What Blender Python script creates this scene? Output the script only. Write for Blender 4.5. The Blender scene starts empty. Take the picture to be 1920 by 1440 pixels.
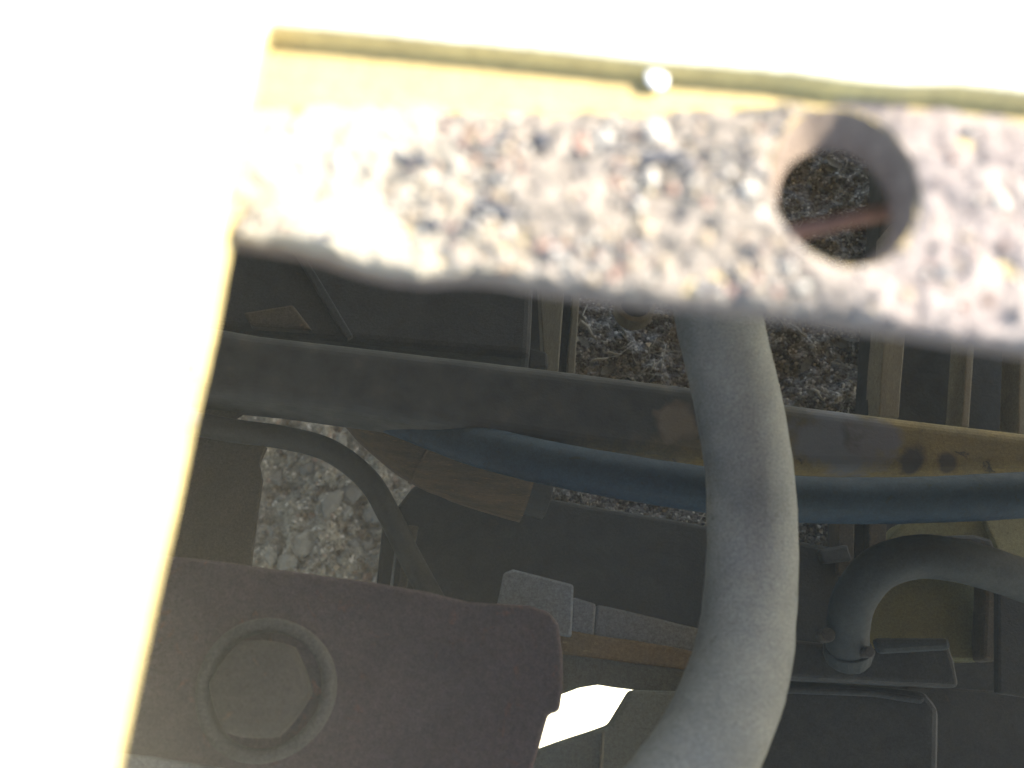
import bpy, bmesh, math, random
from mathutils import Vector, Matrix, noise
random.seed(7)
R = math.radians
S = bpy.context.scene
C = S.collection

# ------------------------------------------------------------------ camera
CAM_H = 0.13
TILT, ROLL = R(20.0), R(5.2)
FPX = 1663.0                                   # focal length in pixels of the 1920 wide photo
cam = bpy.data.cameras.new('camera')
co = bpy.data.objects.new('camera', cam); C.objects.link(co)
CM = Matrix.Rotation(TILT, 4, 'X') @ Matrix.Rotation(ROLL, 4, 'Z')
co.matrix_world = Matrix.Translation((0, 0, CAM_H)) @ CM
cam.sensor_width = 36.0
cam.lens = 36.0 * FPX / 1920.0
cam.clip_start, cam.clip_end = 0.004, 60.0
cam.dof.use_dof = True
cam.dof.focus_distance = 0.62
cam.dof.aperture_fstop = 7.8
S.camera = co

# ------------------------------------------------------------------ sky, sun, exposure
SUN_EL, SUN_AZ = R(46.0), R(22.0)              # azimuth counted from +X towards +Y
sd = Vector((math.cos(SUN_EL) * math.cos(SUN_AZ), math.cos(SUN_EL) * math.sin(SUN_AZ), math.sin(SUN_EL)))
w = bpy.data.worlds.new('World'); S.world = w; w.use_nodes = True
nt = w.node_tree
bg = nt.nodes['Background']
sky = nt.nodes.new('ShaderNodeTexSky'); sky.sky_type = 'NISHITA'; sky.sun_disc = False
sky.sun_elevation = SUN_EL; sky.sun_rotation = math.pi / 2 - SUN_AZ
nt.links.new(sky.outputs[0], bg.inputs[0]); bg.inputs[1].default_value = 0.15
sun = bpy.data.lights.new('sun', 'SUN'); sun.energy = 4.6; sun.angle = R(0.53); sun.color = (1.0, 0.95, 0.86)
so = bpy.data.objects.new('sun', sun); C.objects.link(so)
so.rotation_euler = sd.to_track_quat('Z', 'Y').to_euler()
S.view_settings.view_transform = 'Standard'; S.view_settings.look = 'None'
S.view_settings.exposure = 2.4; S.view_settings.gamma = 1.0
S.view_settings.use_curve_mapping = False
S.cycles.volume_bounces = 1
S.cycles.max_bounces = 10; S.cycles.diffuse_bounces = 6

# ------------------------------------------------------------------ helpers
def ray(u, v):
    return (CM @ Vector(((u - 960) / FPX, -(v - 720) / FPX, -1.0, 0))).to_3d()
def PZ(u, v, z):
    d = ray(u, v); t = (z - CAM_H) / d.z
    return Vector((d.x * t, d.y * t, z))
def depth_at(p):
    return -(CM.inverted().to_3x3() @ (p - Vector((0, 0, CAM_H)))).z
def rpx(px, p):                                # a size in photo pixels at a point -> metres
    return px * depth_at(p) / FPX

def nz(p, s, off=0.0):
    return noise.noise(Vector((p[0] * s + off, p[1] * s - off, p[2] * s + 2 * off)))

class MB:
    def __init__(self): self.v, self.f, self.m, self.s = [], [], [], []
    def add(self, vs, fs, mi=0, smooth=False):
        b = len(self.v); self.v += [Vector(x) for x in vs]
        for f in fs: self.f.append([i + b for i in f]); self.m.append(mi); self.s.append(smooth)
    def prism(self, top, thick, inset=0.0, mi=0):
        n = len(top); bot = []
        c = sum(top, Vector()) / n
        for p in top:
            q = p.copy(); q.z -= thick
            if inset: q += (c - p).normalized() * inset
            bot.append(q)
        self.add(list(top) + bot, [list(range(n)), list(range(2 * n - 1, n - 1, -1))] +
                 [[i, i + n, (i + 1) % n + n, (i + 1) % n] for i in range(n)], mi)
    def tube(self, pts, rad, seg=20, cap=True, wob=0.0, mi=0):
        pts = [Vector(p) for p in pts]; n = len(pts); rings = []
        if not hasattr(rad, '__len__'): rad = [rad] * n
        up = Vector((0.13, 0.2, 1)).normalized(); vs = []
        for i, p in enumerate(pts):
            t = (pts[min(i + 1, n - 1)] - pts[max(i - 1, 0)]).normalized()
            a = up - t * up.dot(t); a.normalize(); up = a; b = t.cross(a)
            for k in range(seg):
                th = 2 * math.pi * k / seg
                d = a * math.cos(th) + b * math.sin(th)
                r = rad[i]
                if wob: r *= 1 + wob * nz(p + d * r, 1.2 / r) + 0.5 * wob * nz(p + d * r, 5 / r)
                vs.append(p + d * r)
        fs = [[i * seg + k, i * seg + (k + 1) % seg, (i + 1) * seg + (k + 1) % seg, (i + 1) * seg + k]
              for i in range(n - 1) for k in range(seg)]
        if cap: fs += [list(range(seg - 1, -1, -1)), [(n - 1) * seg + k for k in range(seg)]]
        self.add(vs, fs, mi, True)
    def build(self, name, mat, parent=None, bevel=0.0, seg=2, origin=None):
        c = origin if origin else sum(self.v, Vector()) / len(self.v)
        me = bpy.data.meshes.new(name)
        me.from_pydata([p - c for p in self.v], [], self.f)
        for m in (mat if isinstance(mat, (list, tuple)) else [mat]): me.materials.append(m)
        me.polygons.foreach_set('material_index', self.m)
        me.polygons.foreach_set('use_smooth', self.s)
        bm = bmesh.new(); bm.from_mesh(me); bmesh.ops.recalc_face_normals(bm, faces=bm.faces); bm.to_mesh(me); bm.free()
        me.update()
        o = bpy.data.objects.new(name, me); C.objects.link(o)
        o.location = c
        if parent:
            o.parent = parent; q = parent
            while q: o.location = o.location - q.location; q = q.parent
        if bevel:
            md = o.modifiers.new('bevel', 'BEVEL'); md.width = bevel; md.segments = seg
            md.limit_method = 'ANGLE'; md.angle_limit = R(35); md.harden_normals = False
            for p in me.polygons: p.use_smooth = False
        return o
def tag(o, label=None, cat=None, group=None, kind=None):
    if label: o['label'] = label
    if cat: o['category'] = cat
    if group: o['group'] = group
    if kind: o['kind'] = kind
    return o
def thing(name, label, cat, loc, group=None):
    e = bpy.data.objects.new(name, None); C.objects.link(e); e.location = loc; e.empty_display_size = 0.02
    return tag(e, label, cat, group)
def outline(px, z): return [PZ(u, v, z) for u, v in px]
def rough_edge(pts, step, amp, seed=0.0):      # subdivide an outline and let its edge wander a little
    out = []; n = len(pts)
    for i in range(n):
        a, b = pts[i], pts[(i + 1) % n]; k = max(1, int((b - a).length / step))
        nrm = Vector((b.y - a.y, a.x - b.x, 0)).normalized()
        for j in range(k):
            p = a.lerp(b, j / k)
            if j: p = p + nrm * amp * (nz(p, 40, seed) + 0.6 * nz(p, 140, seed))
            out.append(p)
    return out
def spline(ctrl, n=14):
    P = [Vector(c) for c in ctrl]; P = [P[0] * 2 - P[1]] + P + [P[-1] * 2 - P[-2]]; out = []
    for i in range(1, len(P) - 2):
        for j in range(n):
            t = j / n; a, b, c, d = P[i - 1:i + 3]
            out.append(0.5 * ((2 * b) + (c - a) * t + (2 * a - 5 * b + 4 * c - d) * t * t + (3 * b - a - 3 * c + d) * t ** 3))
    out.append(P[-2]); return out
def pxspline(ctrl, n=14): return spline([PZ(*c) for c in ctrl], n)
def stone(mb, p, r, sub=1, flat=0.7, mi=0, seed=0, rough=0.28):
    bm = bmesh.new(); bmesh.ops.create_icosphere(bm, subdivisions=sub, radius=1.0)
    q = Matrix.Rotation(random.uniform(0, 6.28), 3, 'Z') @ Matrix.Rotation(random.uniform(-.5, .5), 3, 'X')
    sx, sy = random.uniform(.8, 1.25), random.uniform(.75, 1.1)
    vs = []
    for v in bm.verts:
        c = v.co * (1 + rough * noise.noise(v.co * 1.3 + Vector((seed, seed * 1.7, 3))) + (.35 * rough * noise.noise(v.co * 4.1 + Vector((seed, 2, seed))) if sub > 2 else 0))
        for a in range(3):                      # a few flattened faces
            nn = Vector((math.sin(seed * 3 + a * 2.1), math.cos(seed * 5 + a * 1.3), math.sin(a + seed))).normalized()
            dd = c.dot(nn)
            if dd > .72: c -= nn * (dd - .72) * .8
        c = q @ Vector((c.x * sx, c.y * sy, c.z * flat)) * r
        vs.append(p + c)
    bm.verts.index_update()
    mb.add(vs, [[v.index for v in f.verts] for f in bm.faces], mi, sub == 2); bm.free()

# ------------------------------------------------------------------ materials
def newmat(name):
    m = bpy.data.materials.new(name); m.use_nodes = True
    return m, m.node_tree, m.node_tree.nodes['Principled BSDF']
def N(t, kind, **kw):
    n = t.nodes.new(kind)
    for k, v in kw.items():
        if k in n.inputs: n.inputs[k].default_value = v
        else: setattr(n, k, v)
    return n
def ramp(t, src, stops):
    n = t.nodes.new('ShaderNodeValToRGB'); e = n.color_ramp.elements
    while len(e) < len(stops): e.new(0.5)
    for el, (p, c) in zip(e, stops):
        el.position = p; el.color = (c[0], c[1], c[2], 1) if hasattr(c, '__len__') else (c, c, c, 1)
    t.links.new(src, n.inputs[0]); return n.outputs[0]
def mix(t, fac, a, b, blend='MIX'):
    n = t.nodes.new('ShaderNodeMix'); n.data_type = 'RGBA'; n.blend_type = blend
    for i, s in ((0, fac), (6, a), (7, b)):
        if hasattr(s, 'is_linked') or isinstance(s, bpy.types.NodeSocket): t.links.new(s, n.inputs[i])
        elif i == 0: n.inputs[0].default_value = s
        else: n.inputs[i].default_value = (*s, 1)
    return n.outputs[2]
def math_(t, op, a, b=0.5, clamp=False):
    n = t.nodes.new('ShaderNodeMath'); n.operation = op; n.use_clamp = clamp
    for i, s in ((0, a), (1, b)):
        if isinstance(s, bpy.types.NodeSocket): t.links.new(s, n.inputs[i])
        else: n.inputs[i].default_value = s
    return n.outputs[0]
def grime(name, base, alt, spot=None, dust=None, scale=40, rough=0.75, bump=0.3, dust_amt=0.6, spot_at=0.62,
          fine=500, stretch=None, metal=0.0, spec=0.35, bdist=0.0008):
    """painted, rubber or rusty surface: two-tone mottling, spots of wear and dust settled on what faces up"""
    m, t, b = newmat(name)
    tc = t.nodes.new('ShaderNodeTexCoord'); vec = tc.outputs['Object']
    if stretch:
        mp = N(t, 'ShaderNodeMapping'); mp.inputs['Scale'].default_value = stretch
        t.links.new(vec, mp.inputs[0]); vec = mp.outputs[0]
    def noi(sc, det=6, ro=0.6, dist=0.0):
        n = N(t, 'ShaderNodeTexNoise'); n.inputs['Scale'].default_value = sc; n.inputs['Detail'].default_value = det
        n.inputs['Roughness'].default_value = ro; n.inputs['Distortion'].default_value = dist
        t.links.new(vec, n.inputs['Vector']); return n.outputs['Fac']
    n1, n2, n3 = noi(scale), noi(scale * 2.7, 8, .7, .6), noi(fine, 4, .7)
    col = mix(t, ramp(t, n1, [(.35, 0), (.65, 1)]), base, alt)
    if spot: col = mix(t, ramp(t, n2, [(spot_at, 0), (spot_at + .07, 1)]), col, spot)
    if dust:
        g = t.nodes.new('ShaderNodeNewGeometry'); sx = t.nodes.new('ShaderNodeSeparateXYZ')
        t.links.new(g.outputs['Normal'], sx.inputs[0])
        up = ramp(t, sx.outputs[2], [(.15, 0), (.95, 1)])
        amt = math_(t, 'MULTIPLY', math_(t, 'MULTIPLY', up, ramp(t, noi(scale * .8, 5, .65, .3), [(.3, .35), (.75, 1)])), dust_amt)
        col = mix(t, amt, col, dust)
    n4 = noi(fine * 2.6, 2, .6)
    col = mix(t, .5, col, ramp(t, math_(t, 'ADD', math_(t, 'MULTIPLY', n3, .5), math_(t, 'MULTIPLY', n4, .5)), [(.36, .25), (.64, 1.45)]), 'MULTIPLY')
    t.links.new(col, b.inputs['Base Color'])
    rr = ramp(t, n2, [(.3, rough - .12), (.7, min(1, rough + .12))]); t.links.new(rr, b.inputs['Roughness'])
    b.inputs['Metallic'].default_value = metal; b.inputs['Specular IOR Level'].default_value = spec
    bp = N(t, 'ShaderNodeBump'); bp.inputs['Strength'].default_value = bump; bp.inputs['Distance'].default_value = bdist
    t.links.new(math_(t, 'ADD', n2, math_(t, 'MULTIPLY', n3, .6)), bp.inputs['Height'])
    t.links.new(bp.outputs[0], b.inputs['Normal'])
    return m
def dirt(name, stops, vor=300, scale=60, bump=0.8, bdist=0.002, rough=0.95, speck=None):
    """loose dirt and grit: coloured grains out of a Voronoi pattern over soft patches"""
    m, t, b = newmat(name)
    tc = t.nodes.new('ShaderNodeTexCoord'); vec = tc.outputs['Object']
    v = N(t, 'ShaderNodeTexVoronoi'); v.inputs['Scale'].default_value = vor; t.links.new(vec, v.inputs['Vector'])
    n = N(t, 'ShaderNodeTexNoise'); n.inputs['Scale'].default_value = scale; n.inputs['Detail'].default_value = 10
    n.inputs['Roughness'].default_value = .7; t.links.new(vec, n.inputs['Vector'])
    sep = t.nodes.new('ShaderNodeSeparateColor'); t.links.new(v.outputs['Color'], sep.inputs[0])
    f = math_(t, 'ADD', math_(t, 'MULTIPLY', n.outputs['Fac'], .75), math_(t, 'MULTIPLY', sep.outputs[0], .3))
    col = ramp(t, f, stops)
    if speck: col = mix(t, ramp(t, sep.outputs[1], [(.93, 0), (.95, 1)]), col, speck)
    t.links.new(col, b.inputs['Base Color']); b.inputs['Roughness'].default_value = rough
    b.inputs['Specular IOR Level'].default_value = .2
    bp = N(t, 'ShaderNodeBump'); bp.inputs['Strength'].default_value = bump; bp.inputs['Distance'].default_value = bdist
    h = math_(t, 'ADD', n.outputs['Fac'], math_(t, 'MULTIPLY', v.outputs['Distance'], -.5))
    t.links.new(h, bp.inputs['Height']); t.links.new(bp.outputs[0], b.inputs['Normal'])
    return m

def lip_dirt_mat():
    """caked dirt: sun glare painted pale at one end of the lip, grey lilac mud at the other, darker damp crumbs in the middle"""
    m, t, b = newmat('lip_dirt'); tc = t.nodes.new('ShaderNodeTexCoord'); vec = tc.outputs['Object']
    def noi(sc, det=8, ro=.65, di=0.0):
        n = N(t, 'ShaderNodeTexNoise'); n.inputs['Scale'].default_value = sc; n.inputs['Detail'].default_value = det
        n.inputs['Roughness'].default_value = ro; n.inputs['Distortion'].default_value = di; t.links.new(vec, n.inputs['Vector']); return n.outputs['Fac']
    sx = t.nodes.new('ShaderNodeSeparateXYZ'); t.links.new(vec, sx.inputs[0])
    big, mid, fin = noi(45, 6, .6, .8), noi(160, 8, .7, .5), noi(520, 5, .7)
    v = N(t, 'ShaderNodeTexVoronoi'); v.inputs['Scale'].default_value = 520; t.links.new(vec, v.inputs['Vector'])
    sep = t.nodes.new('ShaderNodeSeparateColor'); t.links.new(v.outputs['Color'], sep.inputs[0])
    f = math_(t, 'ADD', math_(t, 'MULTIPLY', mid, .7), math_(t, 'ADD', math_(t, 'MULTIPLY', big, .35), math_(t, 'MULTIPLY', sep.outputs[0], .12)))
    crumbs = ramp(t, f, [(.40, (0.0363, 0.0350, 0.0338)), (.52, (0.1087, 0.0938, 0.0750)), (.62, (0.1875, 0.1562, 0.1212)), (.78, (0.3037, 0.2538, 0.1913))])
    lilac = ramp(t, f, [(.36, (0.0842, 0.0683, 0.0647)), (.52, (0.1647, 0.1342, 0.1159)), (.70, (0.2391, 0.1989, 0.1659))])
    pale = ramp(t, f, [(.34, (0.1309, 0.1014, 0.0598)), (.46, (0.2534, 0.2141, 0.1505)), (.65, (0.3146, 0.2746, 0.2027))])  # overexposed left end, painted into the dirt colour
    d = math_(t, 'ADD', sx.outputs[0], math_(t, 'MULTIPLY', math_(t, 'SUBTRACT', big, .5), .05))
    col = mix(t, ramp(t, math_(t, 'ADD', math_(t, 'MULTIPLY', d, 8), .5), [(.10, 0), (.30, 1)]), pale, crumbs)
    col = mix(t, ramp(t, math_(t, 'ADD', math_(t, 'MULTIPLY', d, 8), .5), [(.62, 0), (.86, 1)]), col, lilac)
    t.links.new(col, b.inputs['Base Color']); b.inputs['Roughness'].default_value = .9; b.inputs['Specular IOR Level'].default_value = .25
    bp = N(t, 'ShaderNodeBump'); bp.inputs['Strength'].default_value = 1.0; bp.inputs['Distance'].default_value = .0018
    t.links.new(math_(t, 'ADD', mid, math_(t, 'MULTIPLY', fin, .4)), bp.inputs['Height']); t.links.new(bp.outputs[0], b.inputs['Normal'])
    return m
M = {}
M['plate'] = grime('sun_blown_yellow_paint', (.50, .39, .16), (.40, .31, .13), (.26, .20, .11), (.86, .82, .68), 60, .6, .25, .95, .66)  # cream on upward faces paints the burnt-out sun, darker sides the edge shade
M['lip'] = grime('lip_yellow_paint', (0.3348, 0.2503, 0.0967), (0.2898, 0.2133, 0.0819), (0.2007, 0.1436, 0.0772), None, 70, .7, .4, .6, .66)
M['lipedge'] = grime('lip_edge_rust', (.20, .155, .12), (.13, .10, .08), (.30, .22, .15), None, 120, .9, .8)
M['bore'] = grime('rusty_bore', (.203, .150, .105), (.128, .094, .068), (.240, .143, .075), None, 160, .85, .8)
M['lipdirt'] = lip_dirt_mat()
M['grain'] = [grime('grain_%s' % n, a, b_, None, None, 300, .8, .3, spec=.3) for n, a, b_ in (
    ('dark', (0.0370, 0.0380, 0.0400), (0.0620, 0.0580, 0.0580)), ('grey', (0.1240, 0.1160, 0.1060), (0.1730, 0.1570, 0.1320)),
    ('tan', (0.2220, 0.1690, 0.1060), (0.2720, 0.2100, 0.1370)), ('pink', (0.2040, 0.1160, 0.0790), (0.2350, 0.1510, 0.1110)), ('pale', (0.2894, 0.2590, 0.2059), (0.3377, 0.2995, 0.2387)))]
M['white'] = grime('white_pebble', (.75, .73, .68), (.82, .80, .76), None, None, 200, .5, .2)
M['grey_hose'] = grime('dusty_grey_rubber', (0.1408, 0.1610, 0.1809), (0.2304, 0.2508, 0.2613), (0.0960, 0.0990, 0.1072), (0.5120, 0.5412, 0.5360), 26, .85, .6, .62, .62, fine=700)
M['blue_hose'] = grime('blue_black_rubber', (0.0072, 0.0210, 0.0422), (0.0135, 0.0336, 0.0578), (0.0162, 0.0210, 0.0177), (0.0270, 0.0399, 0.0374), 30, .68, .5, .3, .60, spec=.22)
M['arch_hose'] = grime('slate_rubber', (0.0140, 0.0208, 0.0274), (0.0191, 0.0260, 0.0295), (0.0319, 0.0277, 0.0211), (0.0542, 0.0520, 0.0448), 30, .75, .3, .35, .68)
M['black_hose'] = grime('black_rubber', (0.0120, 0.0114, 0.0102), (0.0180, 0.0168, 0.0144), None, (0.0360, 0.0330, 0.0270), 40, .8, .2, .5)
M['rust'] = grime('purple_rust', (0.0476, 0.0326, 0.0377), (0.0820, 0.0518, 0.0541), (0.1230, 0.0518, 0.0369), (0.1066, 0.0851, 0.0861), 26, .9, .9, .45, .60, bdist=.0015)
M['bolt'] = grime('grimy_bolt', (0.0525, 0.0450, 0.0405), (0.0375, 0.0330, 0.0300), (0.0900, 0.0562, 0.0375), (0.0750, 0.0660, 0.0585), 50, .85, .9, .4, .6, bdist=.0015)
M['brown_pipe'] = grime('brown_rust_pipe', (0.0891, 0.0524, 0.0217), (0.0471, 0.0298, 0.0145), (0.1572, 0.0859, 0.0325), (0.1257, 0.0813, 0.0397), 45, .9, .9, .25, .60, stretch=(.5, 4, 4), bdist=.0015)
M['dark'] = grime('dark_steel', (0.0144, 0.0138, 0.0132), (0.0252, 0.0228, 0.0192), (0.0420, 0.0300, 0.0204), (0.0390, 0.0336, 0.0270), 22, .8, .6, .5, .63, bdist=.001)
M['darkblue'] = grime('dark_blue_grey_steel', (0.0156, 0.0174, 0.0210), (0.0252, 0.0258, 0.0270), (0.0420, 0.0330, 0.0240), (0.0450, 0.0420, 0.0372), 22, .8, .6, .45, .63, bdist=.001)
M['brown'] = grime('brown_dusty_steel', (0.0620, 0.0448, 0.0274), (0.0420, 0.0323, 0.0213), (0.1000, 0.0582, 0.0304), (0.1000, 0.0788, 0.0517), 25, .9, .6, .45, .62)
M['tan'] = grime('tan_bar_paint', (.17, .145, .095), (.13, .11, .075), (.08, .07, .05), (.20, .18, .13), 60, .85, .4, .4, .62, stretch=(4, .6, 1))
M['greybar'] = grime('grey_paint', (0.1560, 0.1680, 0.1740), (0.1320, 0.1380, 0.1416), (0.1440, 0.1080, 0.0720), (0.2400, 0.2400, 0.2280), 40, .75, .3, .5, .70)
M['rustband'] = grime('tan_rust', (0.1820, 0.1187, 0.0495), (0.1300, 0.0875, 0.0385), (0.2600, 0.1875, 0.0880), (0.2210, 0.1750, 0.1100), 70, .9, .6, .3, .6)
M['olive'] = grime('olive_yellow_paint', (.13, .115, .040), (.10, .09, .035), (.06, .05, .03), (.16, .145, .075), 35, .8, .4, .4, .66)
M['khaki'] = grime('khaki_paint', (0.1760, 0.1600, 0.0800), (0.1440, 0.1320, 0.0680), (0.0960, 0.0800, 0.0440), None, 60, .8, .4)
M['pan'] = dirt('pan_dirt', [(.30, (0.0327, 0.0290, 0.0275)), (.45, (0.0885, 0.0797, 0.0726)), (.58, (0.1747, 0.1618, 0.1450)), (.75, (0.3494, 0.3260, 0.2876))], 420, 70, .9, .003, speck=(0.5123, 0.4830, 0.4252))
M['straw'] = grime('bleached_straw', (0.3600, 0.3360, 0.2760), (0.2400, 0.2220, 0.1800), None, None, 80, .8, .2)
M['leaf'] = grime('grey_leaf', (0.1275, 0.1200, 0.1020), (0.1800, 0.1725, 0.1500), None, None, 120, .9, .4)
M['ground'] = dirt('gravel_ground', [(.28, (0.0750, 0.0589, 0.0361)), (.44, (0.1400, 0.1092, 0.0671)), (.58, (0.2000, 0.1568, 0.0963)), (.75, (0.3000, 0.2375, 0.1505))], 260, 24, .9, .006, speck=(0.4200, 0.3420, 0.2408))
M['stone'] = [grime('stone_%s' % n, a, b_, None, (0.1354, 0.0984, 0.0544), 60, .9, .9, .6) for n, a, b_ in (
    ('grey', (0.1354, 0.1111, 0.0725), (0.1782, 0.1460, 0.0985)), ('slate', (0.0927, 0.0774, 0.0544), (0.1211, 0.1015, 0.0700)),
    ('buff', (0.1996, 0.1396, 0.0725), (0.2424, 0.1714, 0.0907)), ('pink', (0.2138, 0.1206, 0.0622), (0.2424, 0.1460, 0.0804)), ('pale', (0.2353, 0.1904, 0.1193), (0.2851, 0.2285, 0.1452)))]
# beam: yellow paint that survives at one end, grimy grey at the other, scraped patches in between
BORG = PZ(1100, 800, -.42)
def beam_mat():
    m = grime('grimy_yellow_beam', (.19, .135, .040), (.13, .10, .040), (.035, .028, .022), (.11, .095, .06), 28, .8, .4, .3, .60)
    t = m.node_tree; b = t.nodes['Principled BSDF']; old = b.inputs['Base Color'].links[0].from_socket
    tc = t.nodes.new('ShaderNodeTexCoord'); sx = t.nodes.new('ShaderNodeSeparateXYZ'); t.links.new(tc.outputs['Object'], sx.inputs[0])
    n = N(t, 'ShaderNodeTexNoise'); n.inputs['Scale'].default_value = 16; n.inputs['Detail'].default_value = 8; t.links.new(tc.outputs['Object'], n.inputs['Vector'])
    d = math_(t, 'ADD', math_(t, 'SUBTRACT', math_(t, 'MULTIPLY', sx.outputs[0], 3.2), math_(t, 'MULTIPLY', sx.outputs[1], 9.0)), math_(t, 'MULTIPLY', math_(t, 'SUBTRACT', n.outputs['Fac'], .5), 1.1))
    f = ramp(t, d, [(.12, 1), (.50, 0)])
    n2 = N(t, 'ShaderNodeTexNoise'); n2.inputs['Scale'].default_value = 45; n2.inputs['Detail'].default_value = 8; t.links.new(tc.outputs['Object'], n2.inputs['Vector'])
    grease = ramp(t, n2.outputs['Fac'], [(.3, (.026, .026, .026)), (.6, (.042, .041, .038)), (.8, (.07, .06, .045))])
    col = mix(t, f, old, grease)
    for (u, v, r, c1, c2) in ((1272, 790, .016, (.15, .12, .08), (.10, .08, .06)), (1570, 822, .034, (.11, .115, .13), (.07, .075, .09)), (1610, 822, .012, (.03, .027, .025), (.04, .035, .03)), (1640, 828, .02, (.12, .11, .12), (.08, .08, .09)), (1712, 862, .011, (.03, .025, .022), (.045, .035, .03)), (1780, 876, .009, (.04, .03, .022), (.06, .045, .03))):
        p = PZ(u, v, -.42) - BORG
        ds = t.nodes.new('ShaderNodeVectorMath'); ds.operation = 'DISTANCE'; t.links.new(tc.outputs['Object'], ds.inputs[0]); ds.inputs[1].default_value = p
        dd = math_(t, 'ADD', math_(t, 'DIVIDE', ds.outputs['Value'], r), math_(t, 'MULTIPLY', math_(t, 'SUBTRACT', n2.outputs['Fac'], .5), 2.2))
        col = mix(t, ramp(t, dd, [(.55, 1), (1.0, 0)]), col, mix(t, n2.outputs['Fac'], c1, c2))
    t.links.new(col, b.inputs['Base Color'])
    return m
M['beam'] = beam_mat()

# ------------------------------------------------------------------ ground
GZ = -1.05
def ground():
    def axis(lo, hi, a, b, n):
        xs = [lo, lo * .6, lo * .35, lo * .2]; st = (b - a) / n
        xs = [x for x in xs if x < a - .05] + [a + st * i for i in range(n + 1)] + [x for x in (hi * .2, hi * .35, hi * .6, hi) if x > b + .05]
        return xs
    X = axis(-6, 6, -.55, .45, 190); Y = axis(-6, 6, -.25, .65, 170)
    vs = []
    for y in Y:
        for x in X:
            inside = -.55 < x < .45 and -.25 < y < .65
            h = (.016 * nz((x, y, 0), 14) + .011 * nz((x, y, 0), 38, 3) + .008 * nz((x, y, 0), 95, 5) + .005 * nz((x, y, 0), 180, 6)) if inside else 0
            vs.append(Vector((x, y, GZ + h)))
    nx = len(X)
    mb = MB(); mb.add(vs, [[j * nx + i, j * nx + i + 1, (j + 1) * nx + i + 1, (j + 1) * nx + i] for j in range(len(Y) - 1) for i in range(nx - 1)], 0, True)
    tag(mb.build('ground', M['ground']), kind='structure')
ground()
mb = MB()                                       # small gravel nobody could count
for i in range(9000):
    x, y = random.uniform(-.48, .02), random.uniform(.02, .52)
    r = random.choice((.0010, .0012, .0014, .0017, .0020, .0025, .0032, .0045))
    h = .016 * nz((x, y, 0), 14) + .011 * nz((x, y, 0), 38, 3) + .005 * nz((x, y, 0), 95, 5)
    stone(mb, Vector((x, y, GZ + h - r * .15)), r, 1, .8, random.choices(range(5), (5, 5, 4, 2, 1.4))[0], i * .37)
tag(mb.build('fine_gravel', M['stone']), 'fine mixed gravel scattered over the ground below the machine', 'gravel', kind='stuff')
mb = MB(); mb.prism(rough_edge([Vector((.02, -.16, GZ + .035)), Vector((.27, -.15, GZ + .035)), Vector((.28, .13, GZ + .035)), Vector((.03, .14, GZ + .035))], .03, .004), .06)
tag(mb.build('glare_slab', grime('glare_slab_pale', (.80, .74, .52), (.84, .79, .58), (.70, .64, .46), None, 30, .9, .4), None, .004), 'pale slab added on the ground to make the sunlit gap glare', 'slab')  # pale slab put over the ground so the sunlit gap burns out
STONES = [  # u, v, radius px, colour, label
    (572, 1022, 27, 0, 'largest pale grey stone in the lower middle of the gravel patch'),
    (655, 922, 23, 1, 'round slate grey stone beside the bend of the black cable'),
    (618, 950, 22, 1, 'brownish grey stone just left of the round slate grey stone'),
    (645, 958, 15, 0, 'small grey stone wedged under the round slate grey stone'),
    (474, 778, 15, 4, 'pale pointed stone at the upper left tip of the gravel patch'),
    (500, 768, 14, 0, 'grey stone next to the pale pointed stone at the gravel tip'),
    (508, 1048, 15, 0, 'grey stone in the lower left corner of the gravel patch'),
    (540, 1052, 17, 0, 'angular light grey stone beside the rusty plate edge'),
    (690, 1022, 19, 0, 'tall grey stone against the dark panel edge'),
    (688, 1078, 15, 3, 'pinkish wedge shaped stone in the lower right gravel corner'),
    (700, 962, 19, 1, 'grey stone half under the black cable'),
    (660, 1022, 13, 1, 'small dark stone left of the tall grey stone'),
    (575, 880, 19, 1, 'flat slate stone below the black cable in the gravel'),
    (520, 890, 13, 0, 'small grey stone near the left edge of the gravel patch'),
    (630, 1063, 7, 2, 'small yellowish pebble near the rusty plate edge'),
    (540, 775, 8, 3, 'small orange pebble above the black cable'),
    (590, 782, 8, 2, 'small buff pebble under the dark beam'),
    (640, 830, 13, 0, 'grey stone above the bend of the black cable'),
]
for i, (u, v, r, c, lab) in enumerate(STONES):
    p = PZ(u, v, GZ); rr = rpx(r, p)
    p.z += .016 * nz((p.x, p.y, 0), 14) + .011 * nz((p.x, p.y, 0), 38, 3) - rr * .12
    mb = MB(); stone(mb, p, rr, 3, .62, 0, 11 + i * 1.9, .55)
    tag(mb.build('stone', M['stone'][c]), lab, 'stone', 'stones bedded in the gravel')

# ------------------------------------------------------------------ the yellow frame round the opening
EDGE_FAR = [(492, 38), (650, 52), (800, 66), (1000, 85), (1200, 106), (1400, 122), (1500, 131), (1600, 146), (1700, 152), (1800, 152), (1920, 166)]
e0, e1 = PZ(*EDGE_FAR[0], 0), PZ(*EDGE_FAR[-1], 0)
l1 = PZ(172, 1440, 0)
dl = (l1 - e0)
frame = thing('opening_frame', 'sunlit pale yellow steel frame with a dirt covered lip round the opening', 'frame', e0)
xr = .108
far = [PZ(u, v, 0) for u, v in EDGE_FAR]
far.append(Vector((xr, far[-1].y + (xr - far[-1].x) * (far[-1].y - far[0].y) / (far[-1].x - far[0].x), 0)))
NEAR = -.24
left_end = e0 + dl * ((NEAR - e0.y) / dl.y)
ledge_pts = [e0.lerp(left_end, k / 10) for k in range(1, 10)]
for k, p in enumerate(ledge_pts): p.x += .0006 * nz(p, 60)
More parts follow.
